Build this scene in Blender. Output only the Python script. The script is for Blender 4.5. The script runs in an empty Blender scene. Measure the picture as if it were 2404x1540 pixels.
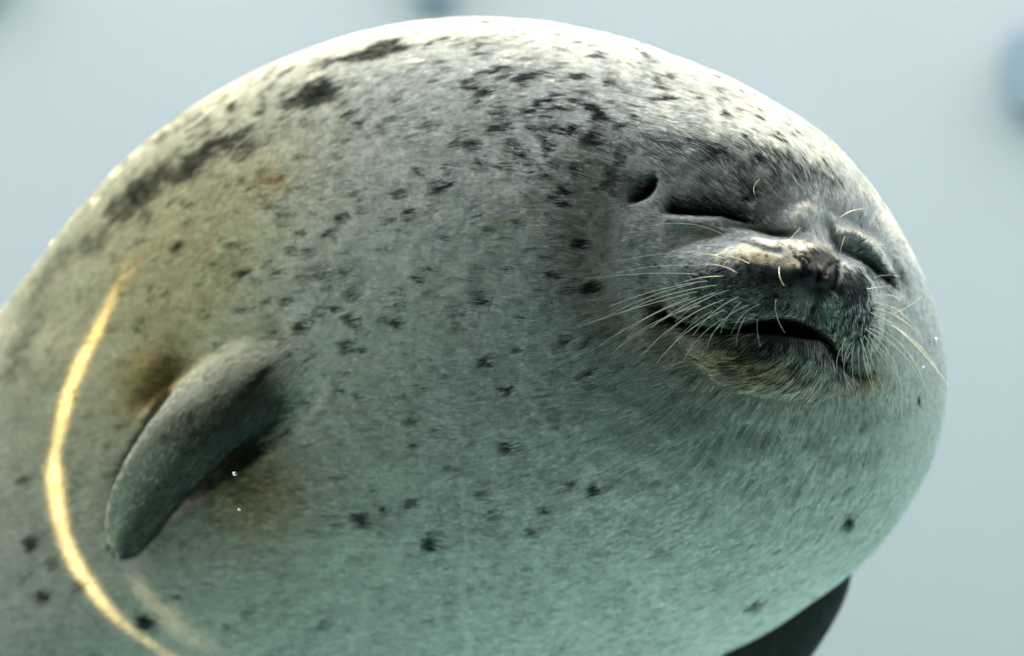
import bpy, math, random
import numpy as np
from mathutils import Vector, Matrix

# ------------------------------------------------------------------ camera, world, lights
SC = bpy.context.scene
COL = SC.collection
D = 1.70                      # camera to the plane y = 0 (m)
S = 0.70 / 2404.0             # metres per photo unit on the plane y = 0
CX, CY = 1202.0, 770.0        # picture centre (photo measured 2404 wide)
Y_FOCUS = -0.298

cam_d = bpy.data.cameras.new('camera')
cam = bpy.data.objects.new('camera', cam_d)
COL.objects.link(cam)
cam.location = (0, -D, 0)
cam.rotation_euler = (math.radians(90), 0, 0)
cam_d.sensor_width = 36.0
cam_d.lens = 36.0 * D / 0.70
cam_d.clip_start = 0.05
cam_d.clip_end = 100
cam_d.dof.use_dof = True
cam_d.dof.focus_distance = D + Y_FOCUS
cam_d.dof.aperture_fstop = 4.2
cam_d.dof.aperture_blades = 0
SC.camera = cam

w = bpy.data.worlds.new('World')
SC.world = w
w.use_nodes = True
nt = w.node_tree
bg = nt.nodes['Background']
tc = nt.nodes.new('ShaderNodeTexCoord')
sx = nt.nodes.new('ShaderNodeSeparateXYZ')
mr = nt.nodes.new('ShaderNodeMapRange')
mr.inputs['From Min'].default_value = -1
mr.inputs['From Max'].default_value = 1
cr = nt.nodes.new('ShaderNodeValToRGB')
nt.links.new(tc.outputs['Generated'], sx.inputs[0])
nt.links.new(sx.outputs['Z'], mr.inputs['Value'])
nt.links.new(mr.outputs['Result'], cr.inputs['Fac'])
nt.links.new(cr.outputs['Color'], bg.inputs['Color'])
e = cr.color_ramp.elements
e[0].position = 0.0; e[0].color = (0.10, 0.29, 0.36, 1)
e[1].position = 1.0; e[1].color = (0.86, 0.95, 0.97, 1)
m_ = e.new(0.48); m_.color = (0.22, 0.48, 0.56, 1)
m_ = e.new(0.62); m_.color = (0.68, 0.78, 0.80, 1)
bg.inputs['Strength'].default_value = 1.48

SUN_DIR = Vector((0.06, 0.52, 0.85)).normalized()     # from the seal towards the sun
sun_d = bpy.data.lights.new('sun', 'SUN')
sun_d.energy = 5.0
sun_d.angle = math.radians(5)
sun_d.color = (1.0, 0.82, 0.50)
sun = bpy.data.objects.new('sun', sun_d)
COL.objects.link(sun)
sun.rotation_euler = SUN_DIR.to_track_quat('Z', 'Y').to_euler()
sun.location = (0.5, 1.5, 3)

SC.view_settings.view_transform = 'Standard'
SC.view_settings.look = 'None'
SC.view_settings.exposure = 1.62
SC.view_settings.gamma = 1.0
SC.view_settings.use_curve_mapping = False
SC.render.engine = 'CYCLES'
SC.cycles.max_bounces = 6
SC.cycles.diffuse_bounces = 3
SC.cycles.use_denoising = True
SC.cycles_curves.shape = 'RIBBONS'
SC.cycles_curves.subdivisions = 1

rng = np.random.default_rng(7)
random.seed(7)

# ------------------------------------------------------------------ helpers
def to_world(px, py, y):
    f = S * (1 + y / D)
    return np.stack([(px - CX) * f, y, (CY - py) * f], -1)

def to_px(P):
    f = S * (1 + P[..., 1] / D)
    return CX + P[..., 0] / f, CY - P[..., 2] / f

def sstep(a, b, x):
    t = np.clip((x - a) / (b - a), 0, 1)
    return t * t * (3 - 2 * t)

def vnoise(P, seed=0):
    """trilinear value noise, 0..1"""
    P = np.asarray(P, dtype=np.float64)
    i = np.floor(P).astype(np.int64)
    f = P - i
    f = f * f * (3 - 2 * f)
    def h(a, b, c):
        n = (a * 374761393 + b * 668265263 + c * 2147483647 + seed * 974711) & 0x7fffffff
        n = ((n ^ (n >> 13)) * 1274126177) & 0x7fffffff
        n = ((n ^ (n >> 16)) * 668265263) & 0x7fffffff
        return ((n ^ (n >> 15)) & 0xffff) / 65535.0
    r = 0
    for dx in (0, 1):
        wx = f[..., 0] if dx else 1 - f[..., 0]
        for dy in (0, 1):
            wy = f[..., 1] if dy else 1 - f[..., 1]
            for dz in (0, 1):
                wz = f[..., 2] if dz else 1 - f[..., 2]
                r = r + wx * wy * wz * h(i[..., 0] + dx, i[..., 1] + dy, i[..., 2] + dz)
    return r

def fbm(P, seed=0, oct=3):
    r, a, s = 0, 0.5, 0
    for k in range(oct):
        r = r + a * vnoise(P * (2 ** k) + 17.3 * k, seed + k)
        s += a
        a *= 0.5
    return r / s

def catmull(pts, n=8):
    pts = np.asarray(pts, float)
    P = np.vstack([2 * pts[0] - pts[1], pts, 2 * pts[-1] - pts[-2]])
    out = []
    for k in range(1, len(P) - 2):
        t = np.linspace(0, 1, n, endpoint=False)[:, None]
        a, b, c, d = P[k - 1], P[k], P[k + 1], P[k + 2]
        out.append(0.5 * ((2 * b) + (c - a) * t + (2 * a - 5 * b + 4 * c - d) * t ** 2 + (3 * b - a - 3 * c + d) * t ** 3))
    out.append(P[-2][None])
    return np.vstack(out)

def line_field(X, Y, pts, margin, n=6):
    """distance, signed side (positive below/right-hand of travel), parameter 0..1 to a smooth polyline"""
    L = catmull(pts, n)
    lo = L.min(0) - margin
    hi = L.max(0) + margin
    idx = np.where((X > lo[0]) & (X < hi[0]) & (Y > lo[1]) & (Y < hi[1]))[0]
    x, y = X[idx], Y[idx]
    best = np.full(len(idx), 1e9); side = np.zeros(len(idx)); par = np.zeros(len(idx))
    m = len(L) - 1
    for k in range(m):
        a, b = L[k], L[k + 1]
        d = b - a
        l2 = d @ d + 1e-9
        t = np.clip(((x - a[0]) * d[0] + (y - a[1]) * d[1]) / l2, 0, 1)
        ex, ey = x - a[0] - t * d[0], y - a[1] - t * d[1]
        dist = np.hypot(ex, ey)
        u = dist < best
        best[u] = dist[u]
        side[u] = np.sign(d[0] * ey - d[1] * ex)[u]
        par[u] = ((k + t) / m)[u]
    return idx, best, side, par

def inside_poly(X, Y, pts):
    c = np.zeros(X.shape, bool)
    n = len(pts)
    for k in range(n):
        x1, y1 = pts[k]; x2, y2 = pts[(k + 1) % n]
        cond = ((y1 > Y) != (y2 > Y))
        xi = (x2 - x1) * (Y - y1) / ((y2 - y1) if y2 != y1 else 1e-9) + x1
        c ^= cond & (X < xi)
    return c

def ell(X, Y, cx, cy, rx, ry, deg=0.0):
    c, s = math.cos(math.radians(deg)), math.sin(math.radians(deg))
    u = ((X - cx) * c + (Y - cy) * s) / rx
    v = (-(X - cx) * s + (Y - cy) * c) / ry
    return np.sqrt(u * u + v * v)

def dome(d, p=1.3):
    return np.clip(1 - d * d, 0, 1) ** p

def gau(d):
    return np.exp(-d * d)

# ------------------------------------------------------------------ node material helpers
def new_mat(name):
    m = bpy.data.materials.new(name)
    m.use_nodes = True
    return m, m.node_tree, m.node_tree.nodes['Principled BSDF']

def noise_mat(name, c1, c2, scale, rough=0.6, detail=4.0, bump=0.0):
    m, t, b = new_mat(name)
    co = t.nodes.new('ShaderNodeTexCoord')
    n = t.nodes.new('ShaderNodeTexNoise')
    n.inputs['Scale'].default_value = scale
    n.inputs['Detail'].default_value = detail
    r = t.nodes.new('ShaderNodeValToRGB')
    r.color_ramp.elements[0].position = 0.3
    r.color_ramp.elements[1].position = 0.7
    r.color_ramp.elements[0].color = (*c1, 1)
    r.color_ramp.elements[1].color = (*c2, 1)
    t.links.new(co.outputs['Object'], n.inputs['Vector'])
    t.links.new(n.outputs['Fac'], r.inputs['Fac'])
    t.links.new(r.outputs['Color'], b.inputs['Base Color'])
    b.inputs['Roughness'].default_value = rough
    if bump:
        bp = t.nodes.new('ShaderNodeBump')
        bp.inputs['Strength'].default_value = bump
        bp.inputs['Distance'].default_value = 0.01
        t.links.new(n.outputs['Fac'], bp.inputs['Height'])
        t.links.new(bp.outputs['Normal'], b.inputs['Normal'])
    return m

def mesh_obj(name, verts, faces, mat, parent=None, smooth=True):
    me = bpy.data.meshes.new(name)
    me.from_pydata([tuple(v) for v in verts], [], [tuple(f) for f in faces])
    me.update()
    if smooth:
        me.polygons.foreach_set('use_smooth', [True] * len(me.polygons))
    if mat:
        me.materials.append(mat)
    o = bpy.data.objects.new(name, me)
    COL.objects.link(o)
    if parent:
        o.parent = parent
        o.matrix_parent_inverse = Matrix.Translation(-parent.location)
    return o

def box_geo(x0, x1, y0, y1, z0, z1):
    v = [(x, y, z) for x in (x0, x1) for y in (y0, y1) for z in (z0, z1)]
    f = [(0, 1, 3, 2), (4, 6, 7, 5), (0, 4, 5, 1), (2, 3, 7, 6), (0, 2, 6, 4), (1, 5, 7, 3)]
    return v, f

# ------------------------------------------------------------------ the pool round the seal, plus dark walls added to block light
mat_wall = noise_mat('pale_pool_paint', (0.37, 0.362, 0.385), (0.40, 0.40, 0.40), 0.5, 0.6)
mat_floor = noise_mat('turquoise_pool_floor', (0.155, 0.315, 0.37), (0.205, 0.385, 0.44), 1.2, 0.7)
mat_dark = noise_mat('light_blocker_dark', (0.020, 0.034, 0.036), (0.03, 0.048, 0.05), 1.0, 0.7)  # for the added, unseen light blockers on the camera side
mat_blue = noise_mat('blue_grey_paint', (0.18, 0.22, 0.27), (0.21, 0.25, 0.30), 2.0, 0.6)

# back wall: a gentle arc wrapping behind the seal
nA, R_W = 64, 4.2
vs, fs = [], []
for k in range(nA + 1):
    a = math.radians(-8 + 196 * k / nA)
    for z in (-1.6, 1.25):
        vs.append((R_W * math.cos(a), 0.2 + R_W * math.sin(a), z))
for k in range(nA):
    fs.append((2 * k, 2 * k + 1, 2 * k + 3, 2 * k + 2))
wall = mesh_obj('pool_wall', vs, fs, mat_wall)
wall['kind'] = 'structure'
v_, f_ = box_geo(-6, 6, -5, 6, -1.75, -1.6)
flo = mesh_obj('pool_floor', v_, f_, mat_floor, smooth=False)
flo['kind'] = 'structure'
v_, f_ = box_geo(-4.4, 4.4, -3.2, -3.0, -1.598, 2.4)  # unseen wall behind the camera, added to keep the near side dark
blocker = mesh_obj('added_shade_wall', v_, f_, mat_dark, smooth=False)
blocker['kind'] = 'structure'
vv_, ff_ = [], []  # added wall with an opening, blocks light from the front
for bb in ((-4.4, 4.4, -0.92, -0.80, 0.62, 2.4), (-4.4, 4.4, -0.92, -0.80, -1.598, -0.62),
           (-4.4, -0.9, -0.92, -0.80, -0.62, 0.62), (0.9, 4.4, -0.92, -0.80, -0.62, 0.62)):
    v_, f_ = box_geo(*bb)
    ff_ += [tuple(len(vv_) + i for i in f) for f in f_]
    vv_ += v_
blocker = mesh_obj('added_shade_window_wall', vv_, ff_, mat_dark, smooth=False)
blocker['kind'] = 'structure'
v_, f_ = box_geo(-4.4, 4.4, -3.0, -0.92, 0.78, 0.95)  # added ceiling out of view, cuts the light from above the camera
blocker = mesh_obj('added_shade_ceiling', v_, f_, mat_dark, smooth=False)
blocker['kind'] = 'structure'

def tagset(o, label, cat, group=None):
    o['label'] = label
    o['category'] = cat
    if group:
        o['group'] = group

def ray_at(px, py, y):
    return to_world(np.array(px, float), np.array(py, float), np.array(float(y)))

def wall_y(px, py):
    """where the ray through a photo point meets the arc of the wall"""
    lo, hi = 0.5, 5.0
    for _ in range(50):
        mid = (lo + hi) / 2
        p = ray_at(px, py, mid)
        if p[0] ** 2 + (p[1] - 0.2) ** 2 < R_W ** 2:
            lo = mid
        else:
            hi = mid
    return lo

def wall_pillar(x0, x1, y_top, y_bot, label, thick=0.10):
    ya = wall_y((x0 + x1) / 2, y_top)
    a = ray_at(x0, y_top, ya); b = ray_at(x1, y_bot, ya)
    xm = (a[0] + b[0]) / 2
    hw = abs(b[0] - a[0]) / 2
    z0, z1 = min(a[2], b[2]), max(a[2], b[2])
    ang = math.atan2(ya - 0.2, xm)
    # outline of an upright rounded slab, extruded off the wall
    n = 10; r = min(hw, (z1 - z0) / 2) * 0.6
    prof = []
    for (cx_, cz_, s0) in ((hw - r, z1 - r, 0), (-hw + r, z1 - r, 90), (-hw + r, z0 + r, 180), (hw - r, z0 + r, 270)):
        for k in range(n + 1):
            t = math.radians(s0 + 90 * k / n)
            prof.append((cx_ + r * math.cos(t), cz_ + r * math.sin(t)))
    N = len(prof)
    vv = []
    tx, ty = -math.sin(ang), math.cos(ang)
    nx, ny = -math.cos(ang), -math.sin(ang)
    for dd, sc in ((-0.02, 1.0), (thick * 0.75, 1.0), (thick, 0.93)):
        for (u, z) in prof:
            zz = (z - (z0 + z1) / 2) * sc + (z0 + z1) / 2
            vv.append((xm + tx * u * sc + nx * dd, ya + ty * u * sc + ny * dd, zz))
    ff = []
    for l in range(2):
        for k in range(N):
            k2 = (k + 1) % N
            ff.append((l * N + k, l * N + k2, (l + 1) * N + k2, (l + 1) * N + k))
    ff.append(tuple(range(2 * N, 3 * N)))
    ff.append(tuple(reversed(range(N))))
    o = mesh_obj('pillar', vv, ff, mat_blue, smooth=False)
    tagset(o, label, 'pillar')
    return o

wall_pillar(972, 1072, -420, 20, "narrow blue-grey pillar on the pale wall above the seal's back")
wall_pillar(2365, 2640, 70, 270, "wide blue patch on the pale wall beside the seal's head")
wall_pillar(-420, 40, -420, 20, "broad grey-blue patch on the pale wall beyond the seal's tail end")

# ------------------------------------------------------------------ the seal: base surface
C0 = np.array([1100.0, 1000.0])
OUT = np.array([(2222, 880), (2217, 960), (2190, 1080), (2130, 1190), (2060, 1285), (1990, 1350), (1900, 1415),
                (1690, 1535), (1450, 1650), (1100, 1790), (600, 1960), (100, 2120), (-500, 2280), (-1000, 2330),
                (-1150, 2250), (-1100, 2080), (-800, 1750), (-480, 1330), (-250, 1035), (0, 740), (100, 605),
                (200, 478), (300, 372), (400, 290), (560, 190), (740, 112), (900, 66), (1050, 45), (1200, 46),
                (1400, 76), (1600, 140), (1800, 232), (1950, 330), (2050, 440), (2120, 550), (2170, 650), (2205, 760)], float)
_ang = np.arctan2(OUT[:, 1] - C0[1], OUT[:, 0] - C0[0])
_rad = np.hypot(*(OUT - C0).T)
_o = np.argsort(_ang)
_ang, _rad = _ang[_o], _rad[_o]
_ang = np.concatenate([_ang - 2 * np.pi, _ang, _ang + 2 * np.pi]); _rad = np.tile(_rad, 3)
_tab_a = np.linspace(-np.pi, np.pi, 2881)
_tab_r = np.interp(_tab_a, _ang, _rad)
_k = np.exp(-np.linspace(-2.5, 2.5, 81) ** 2); _k /= _k.sum()
_ext = np.concatenate([_tab_r[-1 - 40:-1], _tab_r, _tab_r[1:41]])
_tab_r = np.convolve(_ext, _k, 'valid')
def R_of(phi):
    return np.interp(phi, _tab_a, _tab_r)

B_DEPTH = 760.0
AX = np.array([-0.76, 0.65]); SHEAR = 0.55

def base_px(u):
    """unit sphere directions (x right, y down, z towards the back) -> photo x, y and depth (photo units)"""
    phi = np.arctan2(u[:, 1], u[:, 0])
    sa = np.hypot(u[:, 0], u[:, 1])
    r = R_of(phi) * sa
    dx, dy = r * np.cos(phi), r * np.sin(phi)
    y = B_DEPTH * u[:, 2] + SHEAR * (dx * AX[0] + dy * AX[1])
    return C0[0] + dx, C0[1] + dy, y

def dir_of(px, py, back=False):
    dx, dy = px - C0[0], py - C0[1]
    phi = math.atan2(dy, dx)
    sa = min(math.hypot(dx, dy) / float(R_of(phi)), 0.9999)
    ca = math.sqrt(1 - sa * sa)
    return np.array([sa * math.cos(phi), sa * math.sin(phi), ca if back else -ca])

# polar mesh round the face
NT = 1040
betas = []
b = 0.0
while b < math.pi - 0.02:
    betas.append(b)
    step = 0.0030 if b < 0.75 else min(0.0030 + (b - 0.75) * 0.012, 0.016)
    b += step
betas = np.array(betas[1:])
NB = len(betas)
pole = dir_of(1850, 690)
t1 = np.cross(pole, [0, 1, 0]); t1 /= np.linalg.norm(t1)
t2 = np.cross(pole, t1)
th = np.arange(NT) * 2 * np.pi / NT
U = (np.cos(betas)[:, None, None] * pole + np.sin(betas)[:, None, None] *
     (np.cos(th)[None, :, None] * t1 + np.sin(th)[None, :, None] * t2)).reshape(-1, 3)
U = np.vstack([U, pole[None], -pole[None]])
NV = len(U)
PX, PY, DY = base_px(U)

# ------------------------------------------------------------------ relief of head and face (photo units towards the camera)
FT = 17.0     # the face leans clockwise

MOUTH_UP = [(1547, 722), (1575, 748), (1603, 761), (1659, 775), (1734, 775), (1781, 760), (1828, 752), (1875, 757),
            (1912, 775), (1945, 803), (1964, 840), (1992, 868), (2025, 873), (2048, 864)]
MOUTH_LO = [(1945, 812), (1925, 800), (1885, 796), (1830, 789), (1781, 783), (1734, 781)]
EYE_L = [(1560, 496), (1585, 499), (1612, 501), (1650, 503), (1697, 506), (1734, 515), (1772, 523)]
FOLD_L = [(1715, 540), (1767, 548), (1814, 561), (1846, 560), (1884, 555)]
EYE_R = [(1962, 582), (1992, 597), (2025, 610), (2055, 630), (2093, 668)]
LID_R = [(1950, 549), (1992, 551), (2022, 566), (2048, 590), (2074, 622), (2094, 660)]

EAR = [(1541, 405), (1540, 430), (1524, 456), (1500, 470), (1474, 476)]

def relief(X, Y):
    h = np.zeros_like(X)
    # head ball standing out of the neck
    h += 40 * dome(ell(X, Y, 1860, 620, 420, 380, FT), 1.5)
    i, d, s, t = line_field(X, Y, [(1440, 330), (1560, 320), (1700, 330), (1850, 370), (1970, 440), (2060, 540)], 330)
    dd = d * s
    h[i] += 44 * np.where(dd > 0, gau(d / 140), gau(d / 90)) * np.sin(np.pi * t)
    # shallow neck crease beside the ear
    i, d, s, t = line_field(X, Y, [(1490, 330), (1440, 430), (1422, 520), (1425, 620), (1460, 730), (1520, 810)], 260)
    h[i] -= 34 * gau(d / 70) * np.sin(np.pi * t)
    # brow
    h += 12 * gau(ell(X, Y, 1800, 395, 270, 75, 14))
    # muzzle mass with the nose as its foremost point
    c_, s_ = math.cos(math.radians(FT)), math.sin(math.radians(FT))
    mu = ((X - 1832) * c_ + (Y - 640) * s_)
    mv = (-(X - 1832) * s_ + (Y - 640) * c_)
    ml = 285 - 105 * sstep(70, -60, mv)
    md = np.sqrt((mu / np.where(mu < 0, ml, 262)) ** 2 + (mv / np.where(mv < 0, 88, 295)) ** 2)
    h += 132 * dome(md, 1.3)
    i, d, s, t = line_field(X, Y, [(1862, 430), (1880, 490), (1902, 555)], 120)
    h[i] += 26 * gau(d / 52) * sstep(0, 0.9, t)
    h += 36 * gau(ell(X, Y, 1900, 655, 110, 110, FT))
    # whisker pads
    h += 34 * dome(ell(X, Y, 1745, 668, 172, 98, 12), 1.2)
    h += 64 * dome(ell(X, Y, 1996, 716, 78, 132, -12), 1.0)
    # nose bridge and nose
    i, d, s, t = line_field(X, Y, [(1872, 470), (1888, 530), (1908, 590), (1922, 630)], 120)
    h[i] += (22 + 24 * t) * gau(d / 46) * sstep(0, 0.25, t)
    h += 28 * dome(ell(X, Y, 1922, 618, 82, 62, 20), 1.7)
    # cheeks
    h += 22 * gau(ell(X, Y, 1600, 580, 120, 70, 10))
    # chin
    h += 50 * dome(ell(X, Y, 1812, 846, 205, 88, 10), 1.1)
    # under-lid and brow folds of the closed left eye
    i, d, s, t = line_field(X, Y, EYE_L, 90)
    taper = sstep(0, 0.12, t) * (1 - sstep(0.9, 1.0, t) * 0.6)
    dd = d * s
    h[i] += taper * (-24 * gau(d / 7) + 14 * gau((dd - 22) / 18) * (1 - sstep(.45, .8, t)) - 13 * gau((dd + 15) / 16))
    i, d, s, t = line_field(X, Y, [(1540, 470), (1600, 452), (1680, 462), (1745, 482), (1800, 510), (1850, 530)], 70)
    h[i] += (3 * gau((d * s + 14) / 14) - 2 * gau(d / 10)) * np.sin(np.pi * t) * (1 - sstep(.55, .9, t))
    # fold above the muzzle
    i, d, s, t = line_field(X, Y, FOLD_L, 70)
    dd = d * s
    tap = np.sin(np.pi * np.clip(t * 0.9 + 0.05, 0, 1))
    h[i] += tap * (34 * gau((dd - 13) / 15) - 30 * gau((dd + 9) / 10))
    i, d, s, t = line_field(X, Y, [(1765, 520), (1800, 536), (1840, 548), (1880, 546)], 50)
    h[i] -= 16 * gau(d / 12) * np.sin(np.pi * np.clip(t, 0, 1))
    # right eye: lid ridge and slit
    i, d, s, t = line_field(X, Y, LID_R, 70)
    h[i] += 30 * gau(d / 16) * sstep(0, 0.1, t) * (1 - sstep(0.85, 1, t))
    i, d, s, t = line_field(X, Y, EYE_R, 60)
    h[i] -= 24 * gau(d / 9) * sstep(0, 0.1, t) * (1 - sstep(0.93, 1, t))
    i, d, s, t = line_field(X, Y, [(1925, 522), (1940, 538), (1950, 560), (1952, 580)], 50)
    h[i] -= 16 * gau(d / 11) * np.sin(np.pi * t)
    # creases on the far cheek
    i, d, s, t = line_field(X, Y, [(2082, 592), (2100, 632), (2113, 662), (2117, 700)], 50)
    h[i] -= 22 * gau(d / 10) * np.sin(np.pi * t)
    i, d, s, t = line_field(X, Y, [(1900, 480), (1960, 505), (2030, 540), (2075, 580)], 60)
    h[i] -= 8 * gau(d / 12) * np.sin(np.pi * t)
    # nose details
    for pts, dep, wd in (([(1868, 592), (1890, 600), (1905, 608), (1917, 622), (1921, 645), (1918, 668)], 14, 7),
                         ([(1960, 622), (1948, 626), (1940, 636), (1937, 655)], 14, 7),
                         ([(1845, 560), (1850, 580), (1866, 604), (1890, 625)], 8, 9),
                         ([(1966, 608), (1970, 640), (1962, 668), (1950, 690)], 16, 9),
                         ([(1925, 670), (1915, 700), (1903, 728), (1895, 750)], 14, 8)):
        i, d, s, t = line_field(X, Y, pts, 50)
        h[i] -= dep * gau(d / wd) * sstep(0, 0.12, t) * (1 - sstep(0.85, 1, t))
    # edge of the left pad towards the cheek
    i, d, s, t = line_field(X, Y, [(1690, 560), (1640, 605), (1600, 650), (1560, 700), (1545, 730)], 80)
    h[i] -= 7 * gau(d / 26) * np.sin(np.pi * np.clip(t, 0, 1))
    # mouth
    i, d, s, t = line_field(X, Y, MOUTH_UP, 70)
    dd = d * s
    ends = sstep(0, 0.06, t) * (1 - sstep(0.96, 1.0, t))
    h[i] += ends * (-34 * gau(d / 9) + 12 * gau((dd + 24) / 16))
    poly = catmull(MOUTH_UP[4:11], 6).tolist() + catmull(MOUTH_LO, 6).tolist()
    ins = inside_poly(X, Y, poly)
    i, d, s, t = line_field(X, Y, poly + [poly[0]], 60, 2)
    dep = np.zeros_like(X); dep[i] = np.clip(d / 10, 0, 1)
    h -= np.where(ins, 46 * dep, 0)
    # lower lip
    i, d, s, t = line_field(X, Y, [(1600, 785), (1680, 806), (1760, 812), (1850, 815), (1930, 835), (1975, 880), (2030, 893)], 60)
    h[i] += 14 * gau(d / 15) * np.sin(np.pi * t)
    # ear opening: a cup with a sharp front rim
    i, d, s, t = line_field(X, Y, EAR, 110)
    dd = d * s                      # negative: inside the cup
    inside = np.where(dd > 0, 0.55 * gau(d / 16) + 0.45 * gau(d / 52), gau(d / 5))
    h[i] -= 62 * inside * np.clip(np.sin(np.pi * t), 0, 1) ** 0.7
    # brow whisker tuft
    h += 8 * gau(ell(X, Y, 1774, 470, 22, 16, 20)) - 10 * gau(ell(X, Y, 1772, 452, 14, 10, 20))
    # armpit behind the near flipper
    i, d, s, t = line_field(X, Y, [(455, 835), (425, 885), (385, 925), (330, 985)], 130)
    h[i] -= 55 * gau(d / 38) * np.sin(np.pi * np.clip(t * .9 + .08, 0, 1))
    # unevenness of a living hide
    n3 = np.stack([X / 55, Y / 55, 0 * X], -1)
    h += 5.0 * (fbm(n3, 3, 3) - 0.5) * 2
    return h

front = U[:, 2] < 0.35
H = np.zeros(NV)
H[front] = relief(PX[front], PY[front]) * sstep(0.35, 0.05, U[front, 2])
# nothing may stand out past the outline
P = to_world(PX, PY, (DY - H) * S)

# ------------------------------------------------------------------ fore flippers pulled out of the body surface
def pull_flipper(P, root_dir, rad, ctrl, width, thick, lat, nrm, tpow=1.0):
    """vertices in a disc of the sphere round root_dir become a tapered flipper along the control points"""
    root_dir = root_dir / np.linalg.norm(root_dir)
    ca = U @ root_dir
    ang = np.arccos(np.clip(ca, -1, 1))
    idx = np.where(ang < rad)[0]
    rho = ang[idx] / rad
    # local tangent frame: e_a along the flipper, e_l across
    ctrl = np.asarray(ctrl, float)
    base = P[idx[np.argmin(ang[idx])]]
    near = P[idx]
    lat = np.asarray(lat, float); lat /= np.linalg.norm(lat)
    nrm = np.asarray(nrm, float); nrm /= np.linalg.norm(nrm)
    rel = near - base
    a_ax = ctrl[-1] - ctrl[0]; a_ax /= np.linalg.norm(a_ax)
    ul = rel @ lat
    ua = rel @ a_ax
    sc = np.abs(np.array([ul.max() - ul.min(), ua.max() - ua.min()])) / 2
    ul = ul / sc[0]; ua = ua / sc[1]
    psi = np.arctan2(-ua, ul)               # -axis side -> facing out (nrm)
    q = 1 - rho
    t = np.clip((q - 0.12) / 0.88, 0, 1) ** tpow
    cur = catmull(ctrl, 12)
    tt = t * (len(cur) - 1)
    k = np.clip(tt.astype(int), 0, len(cur) - 2)
    f = (tt - k)[:, None]
    cen = cur[k] * (1 - f) + cur[k + 1] * f
    ts = np.linspace(0, 1, len(width))
    wv = np.interp(t, ts, width); tv = np.interp(t, ts, thick)
    tgt = cen + (wv * np.cos(psi))[:, None] * lat + (tv * np.sin(psi))[:, None] * nrm
    bl = sstep(0.0, 0.30, q)[:, None]
    P[idx] = near * (1 - bl) + tgt * bl
    return idx, np.cos(psi), bl[:, 0]

def pt(px, py, d):
    return to_world(np.array(float(px)), np.array(float(py)), np.array(d * S))

def surf_depth(px, py):
    u = dir_of(px, py)[None]
    return float(base_px(u)[2][0])

flip_t = np.zeros(NV)
d_root = surf_depth(530, 950)
ctrl = [pt(545, 925, d_root + 30), pt(470, 995, d_root - 30), pt(390, 1085, d_root + 5), pt(325, 1190, d_root + 80),
        pt(288, 1270, d_root + 140), pt(272, 1352, d_root + 185)]
wpx = S * (1 + d_root * S / D)
ii, tt_, bl_ = pull_flipper(P, dir_of(545, 955), 0.175, ctrl,
                            np.array([105, 98, 94, 90, 85, 78, 66, 44, 6]) * wpx,
                            np.array([95, 88, 80, 74, 66, 54, 40, 20, 1]) * wpx,
                            (0.72, 0.42, -0.55), (0.36, -0.88, -0.22))
flip_t[ii] = np.maximum(flip_t[ii], bl_)
flip_s = np.zeros(NV); flip_s[ii] = tt_
d2 = float(base_px(dir_of(1900, 1400, True)[None])[2][0])
ctrl = [pt(1855, 1290, d2 + 40), pt(1850, 1390, d2 + 20), pt(1822, 1500, d2 + 0), pt(1765, 1640, d2 + 0), pt(1690, 1800, d2 + 20)]
ii, tt_, bl_ = pull_flipper(P, dir_of(1890, 1270, True), 0.20, ctrl,
                            np.array([175, 172, 165, 155, 140, 120, 90, 40, 1]) * wpx,
                            np.array([60, 55, 50, 45, 38, 30, 22, 12, 1]) * wpx,
                            (1, 0.0, 0.12), (0.1, -1, 0.1))
flip_t2 = np.zeros(NV); flip_t2[ii] = bl_

# ------------------------------------------------------------------ mesh topology
q = np.arange(NB * NT).reshape(NB, NT)
a_ = q[:-1]; b_ = np.roll(a_, -1, 1); c_ = np.roll(q[1:], -1, 1); d_ = q[1:]
quads = np.stack([a_, d_, c_, b_], -1).reshape(-1, 4)
capf = np.stack([np.full(NT, NB * NT), q[0], np.roll(q[0], -1)], -1)
capb = np.stack([np.full(NT, NB * NT + 1), np.roll(q[-1], -1), q[-1]], -1)

def smooth_pass(P, idx_mask, it=3, lam=0.5):
    G = P[:NB * NT].reshape(NB, NT, 3)
    M = idx_mask[:NB * NT].reshape(NB, NT)[..., None]
    for _ in range(it):
        nb = (np.roll(G, 1, 1) + np.roll(G, -1, 1) + np.vstack([G[:1], G[:-1]]) + np.vstack([G[1:], G[-1:]])) / 4
        G = G + lam * M * (nb - G)
    P[:NB * NT] = G.reshape(-1, 3)
    return P
P = smooth_pass(P, np.clip(np.maximum(flip_t, flip_t2) * 4, 0, 1), 12, 0.5)

def vnormals(P):
    A = P[quads[:, 0]]; Bq = P[quads[:, 1]]; Cq = P[quads[:, 2]]; Dq = P[quads[:, 3]]
    fn = np.cross(Cq - A, Dq - Bq)
    N = np.zeros_like(P)
    for k in range(4):
        for c in range(3):
            N[:, c] += np.bincount(quads[:, k], fn[:, c], NV)
    N[NB * NT] = N[:NT].sum(0); N[NB * NT + 1] = N[(NB - 1) * NT:NB * NT].sum(0)
    return N / (np.linalg.norm(N, axis=1, keepdims=True) + 1e-12)
NRM = vnormals(P)
if (NRM[NB * NT] @ np.array([0, -1, 0])) < 0:          # face winding must look outwards
    quads = quads[:, ::-1].copy(); capf = capf[:, ::-1].copy(); capb = capb[:, ::-1].copy()
    NRM = -NRM

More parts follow.
